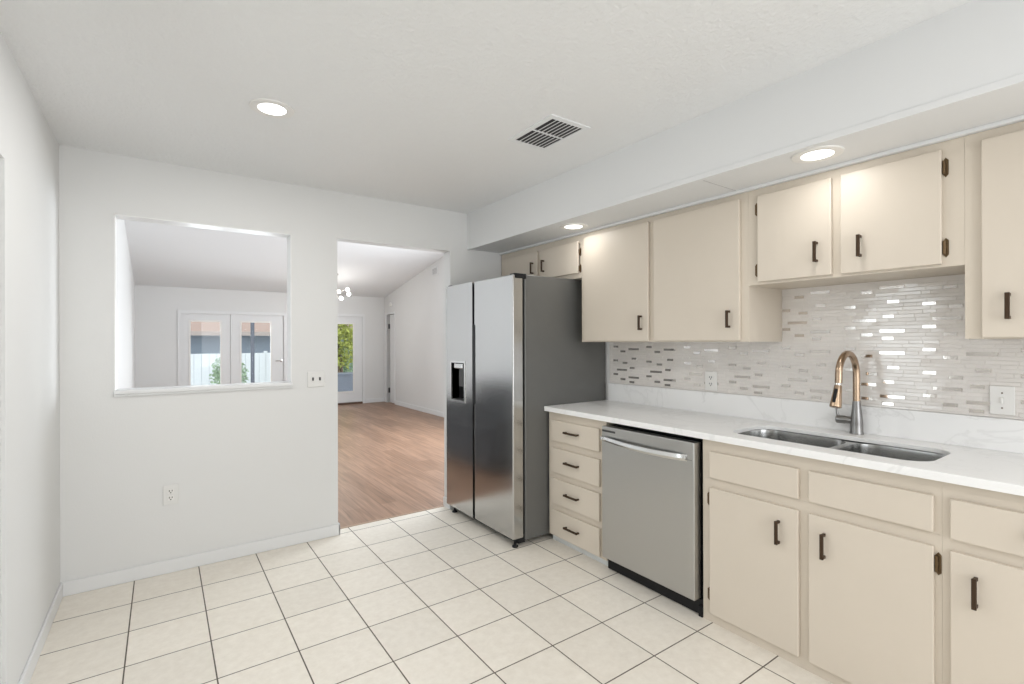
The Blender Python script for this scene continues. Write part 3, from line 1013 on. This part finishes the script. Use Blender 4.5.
# freezer door with the dispenser recess
DY = (3.268, 3.502)
DZ = (0.900, 1.222)
ci = 0.012
fz = grid_wall([YS + 0.013, DY[0] + ci, DY[1] - ci, YR1], [0.062, DZ[0] + ci, DZ[1] - ci, 1.815], [(DY[0] + ci, DY[1] - ci, DZ[0] + ci, DZ[1] - ci)], lambda u, v: (XF, u, v), (XB - XF, 0, 0))
fd = obj('freezer_door', fz, M['steel'], t)
obj('dispenser_frame', grid_wall([DY[0], DY[0] + 0.016, DY[1] - 0.016, DY[1]], [DZ[0], DZ[0] + 0.016, DZ[1] - 0.016, DZ[1]],
                                 [(DY[0] + 0.016, DY[1] - 0.016, DZ[0] + 0.016, DZ[1] - 0.016)], lambda u, v: (XF - 0.004, u, v), (0.012, 0, 0)), M['steel_bright'], fd)
bm = nb()
box(bm, XF + 0.002, XF + 0.07, DY[0] + ci, DY[1] - ci, DZ[0] + ci, DZ[1] - ci)
bm.faces.ensure_lookup_table()
bm.faces.remove(min(bm.faces, key=lambda f_: f_.calc_center_median().x))
obj('dispenser_cavity', bm, M['black'], fd)
obj('dispenser_control', B(XF + 0.004, XF + 0.05, DY[0] + 0.06, DY[1] - 0.045, DZ[1] - 0.062, DZ[1] - 0.02, 0.006), M['steel_bright'], fd)
obj('dispenser_paddle', B(XF + 0.028, XF + 0.04, DY[0] + 0.085, DY[1] - 0.085, DZ[0] + 0.12, DZ[1] - 0.066, 0.004), M['darkgrey'], fd)
obj('drip_tray', B(XF + 0.004, XF + 0.068, DY[0] + 0.02, DY[1] - 0.02, DZ[0] + 0.013, DZ[0] + 0.022, 0.002), M['darkgrey'], fd)
# recessed grips along the door gap
obj('centre_gap', B(XF + 0.03, XB, YS - 0.0125, YS + 0.0125, 0.07, 1.806), M['black'], t)
obj('grip_recess', B(XF - 0.0012, XF + 0.01, YS - 0.030, YS + 0.014, 0.91, 1.495, 0.001), M['black'], t)
for y0, y1 in ((YR0 - 0.0015, YR0 + 0.06), (YR1 - 0.06, YR1 + 0.0015)):
    obj('hinge_cover', B(XF + 0.018, 1.995, y0, y1, 1.790, 1.824, 0.003), M['black'], t)
obj('base_grille', B(XF + 0.055, 1.99, YR0 + 0.02, YR1 - 0.02, 0.022, 0.066), M['black'], t)
for y in (YR0 + 0.035, YR1 - 0.06):
    obj('foot', lathe(nb(), [(0.02, 0.0), (0.022, 0.006), (0.016, 0.012), (0.01, 0.016), (0.01, 0.04)], XF + 0.04, y, 0, 20), M['black'], t, True)
for y in (YR0 + 0.035, YR1 - 0.06):
    obj('foot', lathe(nb(), [(0.02, 0.0), (0.022, 0.006), (0.016, 0.012), (0.01, 0.016), (0.01, 0.04)], 2.68, y, 0, 20), M['black'], t, True)

# ------------------------------------------------------------------ living-room fittings
lx, ly = 2.66, 9.5
lz = zc(ly)
t = thing('ceiling_lamp', 'branching ceiling lamp with bare round bulbs in the living room', 'ceiling light', (lx, ly, lz))
obj('canopy', lathe(nb(), [(0.06, 0.01), (0.06, -0.02), (0.02, -0.03), (0.012, -0.03), (0.012, -0.33), (0.035, -0.335), (0.035, -0.40), (0.01, -0.405)], lx, ly, lz, 24), M['chrome'], t, True)
hub = Vector((lx, ly, lz - 0.37))
rv, fv = Vector((0.816, -0.578, 0)), Vector((0.578, 0.816, 0))
for rr_, ff_, dz in ((0.255, -0.06, 0.07), (0.17, -0.16, -0.10), (0.19, 0.20, 0.01), (-0.02, 0.25, 0.06), (-0.2, 0.12, -0.08), (-0.22, -0.12, 0.08), (0.0, -0.25, 0.02)):
    off = rv * rr_ + fv * ff_
    dv = off.normalized()
    e1 = hub + off - dv * 0.045 + Vector((0, 0, dz))
    arm = obj('arm', tube(nb(), [hub + dv * 0.02, hub + off * 0.5 + Vector((0, 0, dz * 0.6)), e1], 0.008, 10), M['chrome'], t, True)
    bm = nb()
    bmesh.ops.create_uvsphere(bm, u_segments=18, v_segments=12, radius=0.036)
    bmesh.ops.translate(bm, vec=e1 + dv * 0.045, verts=bm.verts)
    obj('bulb', bm, M['bulb'], arm, True)
pl = bpy.data.lights.new('lamp', 'POINT')
pl.energy = 12
pl.shadow_soft_size = 0.3
pl.color = (1.0, 0.97, 0.93)
plo = bpy.data.objects.new('lamp', pl)
C.objects.link(plo)
plo.parent = t
plo.location = (0, 0, -0.75)

t = thing('return_air_grille', 'small louvred air grille high on the sloping-ceiling living room wall', 'air vent', (FRX, 8.37, 2.69))
obj('grille_frame', grid_wall([8.25, 8.275, 8.465, 8.49], [2.61, 2.632, 2.748, 2.77], [(8.275, 8.465, 2.632, 2.748)], lambda u, v: (FRX - 0.0005, u, v), (-0.01, 0, 0)), M['trim'], t)
obj('grille_back', B(FRX - 0.003, FRX - 0.001, 8.27, 8.47, 2.63, 2.75), mat('grey_grille', (0.42, 0.42, 0.42), 0.6, bump=0.02), t)
for i in range(6):
    z = 2.642 + i * 0.0195
    obj('louvre_blade', B(FRX - 0.009, FRX - 0.002, 8.275, 8.465, z - 0.004, z + 0.004), M['trim'], t)
t = thing('smoke_detector', 'small round white detector on the living room wall above the narrow door', 'smoke detector', (FRX, 10.5, 2.2))
obj('cover', lathe(nb(), [(0.05, 0.0), (0.05, -0.02), (0.04, -0.032), (0.015, -0.035)], FRX, 10.55, 2.20, 28, 'X'), M['white'], t, True)

# ------------------------------------------------------------------ outdoors beyond the glass
g = B(-30, 30, FY + 0.12, 45, -0.25, -0.1)
struct('ground', g, M['patio'])
struct('ground.001', B(-30, LX - 0.12, -20, FY + 0.12, -0.25, -0.1), M['patio'])

t = thing('neighbor_house', 'low blue-grey house with brown shingle roof beyond the double glass doors', 'house', (1.0, 20, -0.1))
obj('wall', B(-8, 9, 20.0, 24.0, -0.1, 1.62), M['siding'], t)
bm = nb()
a = [bm.verts.new(p) for p in ((-8.6, 19.4, 1.64), (9.6, 19.4, 1.64), (9.6, 22, 2.5), (-8.6, 22, 2.5), (9.6, 24.6, 1.64), (-8.6, 24.6, 1.64))]
bm.faces.new((a[0], a[1], a[2], a[3]))
bm.faces.new((a[3], a[2], a[4], a[5]))
r = bmesh.ops.extrude_face_region(bm, geom=list(bm.faces), use_keep_orig=True)
bmesh.ops.translate(bm, vec=(0, 0, 0.1), verts=[v for v in r['geom'] if isinstance(v, bmesh.types.BMVert)])
obj('roof', bm, M['roof'], t)
obj('fascia', B(-8.6, 9.6, 19.36, 19.42, 1.60, 1.74), mat('pale_fascia', (0.50, 0.42, 0.39), 0.7, bump=0.05), t)
t = thing('garden_fence', 'pale board fence in front of the blue-grey house', 'fence', (1, 18.0, -0.1))
pan = nb()
for i in range(56):
    x = -6 + i * 0.2
    box(pan, x + 0.004, x + 0.196, 18.0, 18.03, -0.1, 1.02)
obj('board_panel', pan, M['fence'], t)
for i in range(6):
    obj('post', B(-6 + i * 2.2 - 0.05, -6 + i * 2.2 + 0.05, 18.035, 18.13, -0.1, 1.08), M['fence'], t)


def foliage(bm, c, rad, n, size, rng):
    for _ in range(n):
        while True:
            v = Vector((rng.uniform(-1, 1), rng.uniform(-1, 1), rng.uniform(-1, 1)))
            if 0.15 < v.length < 1:
                break
        p = Vector(c) + Vector((v.x * rad[0], v.y * rad[1], v.z * rad[2]))
        d1 = Vector((rng.uniform(-1, 1), rng.uniform(-1, 1), rng.uniform(-0.9, 0.3))).normalized()
        d2 = d1.cross(Vector((rng.uniform(-1, 1), rng.uniform(-1, 1), rng.uniform(-1, 1)))).normalized()
        s = size * rng.uniform(0.6, 1.3)
        q = [bm.verts.new(p), bm.verts.new(p + d1 * s * 0.5 + d2 * s * 0.28), bm.verts.new(p + d1 * s), bm.verts.new(p + d1 * s * 0.5 - d2 * s * 0.28)]
        bm.faces.new(q)


def plant(name, label, cat, base, crown, rad, n, size, m, seed, stems):
    rng = random.Random(seed)
    t = thing(name, label, cat, base)
    bm = nb()
    for _ in range(stems):
        a = rng.uniform(0, 2 * PI)
        k = rng.uniform(0.2, 0.8)
        tip = Vector(crown) + Vector((math.cos(a) * rad[0] * k, math.sin(a) * rad[1] * k, rng.uniform(-0.2, 0.6) * rad[2]))
        mid = Vector(base).lerp(tip, 0.5) + Vector((rng.uniform(-.1, .1), rng.uniform(-.1, .1), 0))
        tube(bm, [base, mid, tip], [0.03 + 0.02 * rad[2], 0.02 + 0.012 * rad[2], 0.008], 8)
    obj('trunk', bm, M['bark'], t, True)
    bm = nb()
    foliage(bm, crown, rad, n, size, rng)
    obj('foliage', bm, m, t)
    return t


plant('shrub', 'green leafy shrub outside the double glass doors', 'shrub', (1.40, 14.5, -0.1), (1.40, 14.5, 0.48), (0.42, 0.4, 0.66), 1900, 0.085, M['leaf'], 5, 6)
plant('tree', 'yellow-green leafy tree outside the single glass door', 'tree', (4.35, 14.8, -0.1), (4.25, 14.8, 1.75), (0.9, 0.8, 1.15), 3600, 0.13, M['leaf_y'], 8, 7)
plant('shrub', 'dark green shrub beneath the yellow-green tree outside the single glass door', 'shrub', (4.6, 16.9, -0.1), (4.6, 16.9, 0.75), (1.1, 0.6, 0.8), 2600, 0.12, M['leaf'], 9, 7)
t = thing('planter_box', 'slate blue box on the patio outside the single glass door', 'planter', (4.0, 13.4, -0.1))
obj('box', B(3.4, 4.8, 13.2, 13.75, -0.1, 0.50, 0.01), M['planter'], t)
obj('lid', B(3.37, 4.83, 13.17, 13.78, 0.50, 0.535, 0.008), M['planter'], t)
t = thing('porch_post', 'dark square porch post outside the right glass door leaf', 'post', (1.62, 12.1, -0.1))
obj('shaft', B(1.585, 1.655, 12.08, 12.15, -0.1, 2.35, 0.005), M['post'], t)
obj('post_base', B(1.56, 1.68, 12.055, 12.175, -0.1, 0.02, 0.004), M['post'], t)

# dark low sofa beside the doorway, unseen, added to give the dark reflection in the refrigerator doors
t = thing('sofa', 'dark grey low sofa behind the partition, unseen, added for the dark reflection in the refrigerator doors', 'sofa', (0.45, 5.0, 0))
sm = mat('charcoal_upholstery', (0.035, 0.035, 0.037), 0.9, bump=0.3, bscale=300)
obj('base', B(-0.02, 1.08, 4.15, 5.95, 0.03, 0.36, 0.03, 3), sm, t)
obj('backrest', B(-0.18, 0.08, 4.15, 5.95, 0.10, 0.80, 0.05, 3), sm, t)
for y0, y1 in ((4.05, 4.25), (5.85, 6.05)):
    obj('armrest', B(-0.15, 1.04, y0, y1, 0.10, 0.60, 0.05, 3), sm, t)
for y0, y1 in ((4.26, 5.04), (5.06, 5.84)):
    obj('seat_cushion', B(0.10, 1.06, y0, y1, 0.36, 0.50, 0.04, 3), sm, t)
    obj('back_cushion', box(nb(), 0.06, 0.30, y0, y1, 0.46, 0.86, 0.06, 3), sm, t)
for x in (-0.08, 0.95):
    for y in (4.2, 5.9):
        obj('leg', lathe(nb(), [(0.018, 0.0), (0.025, 0.03), (0.025, 0.05)], x, y, 0, 16), M['black'], t, True)
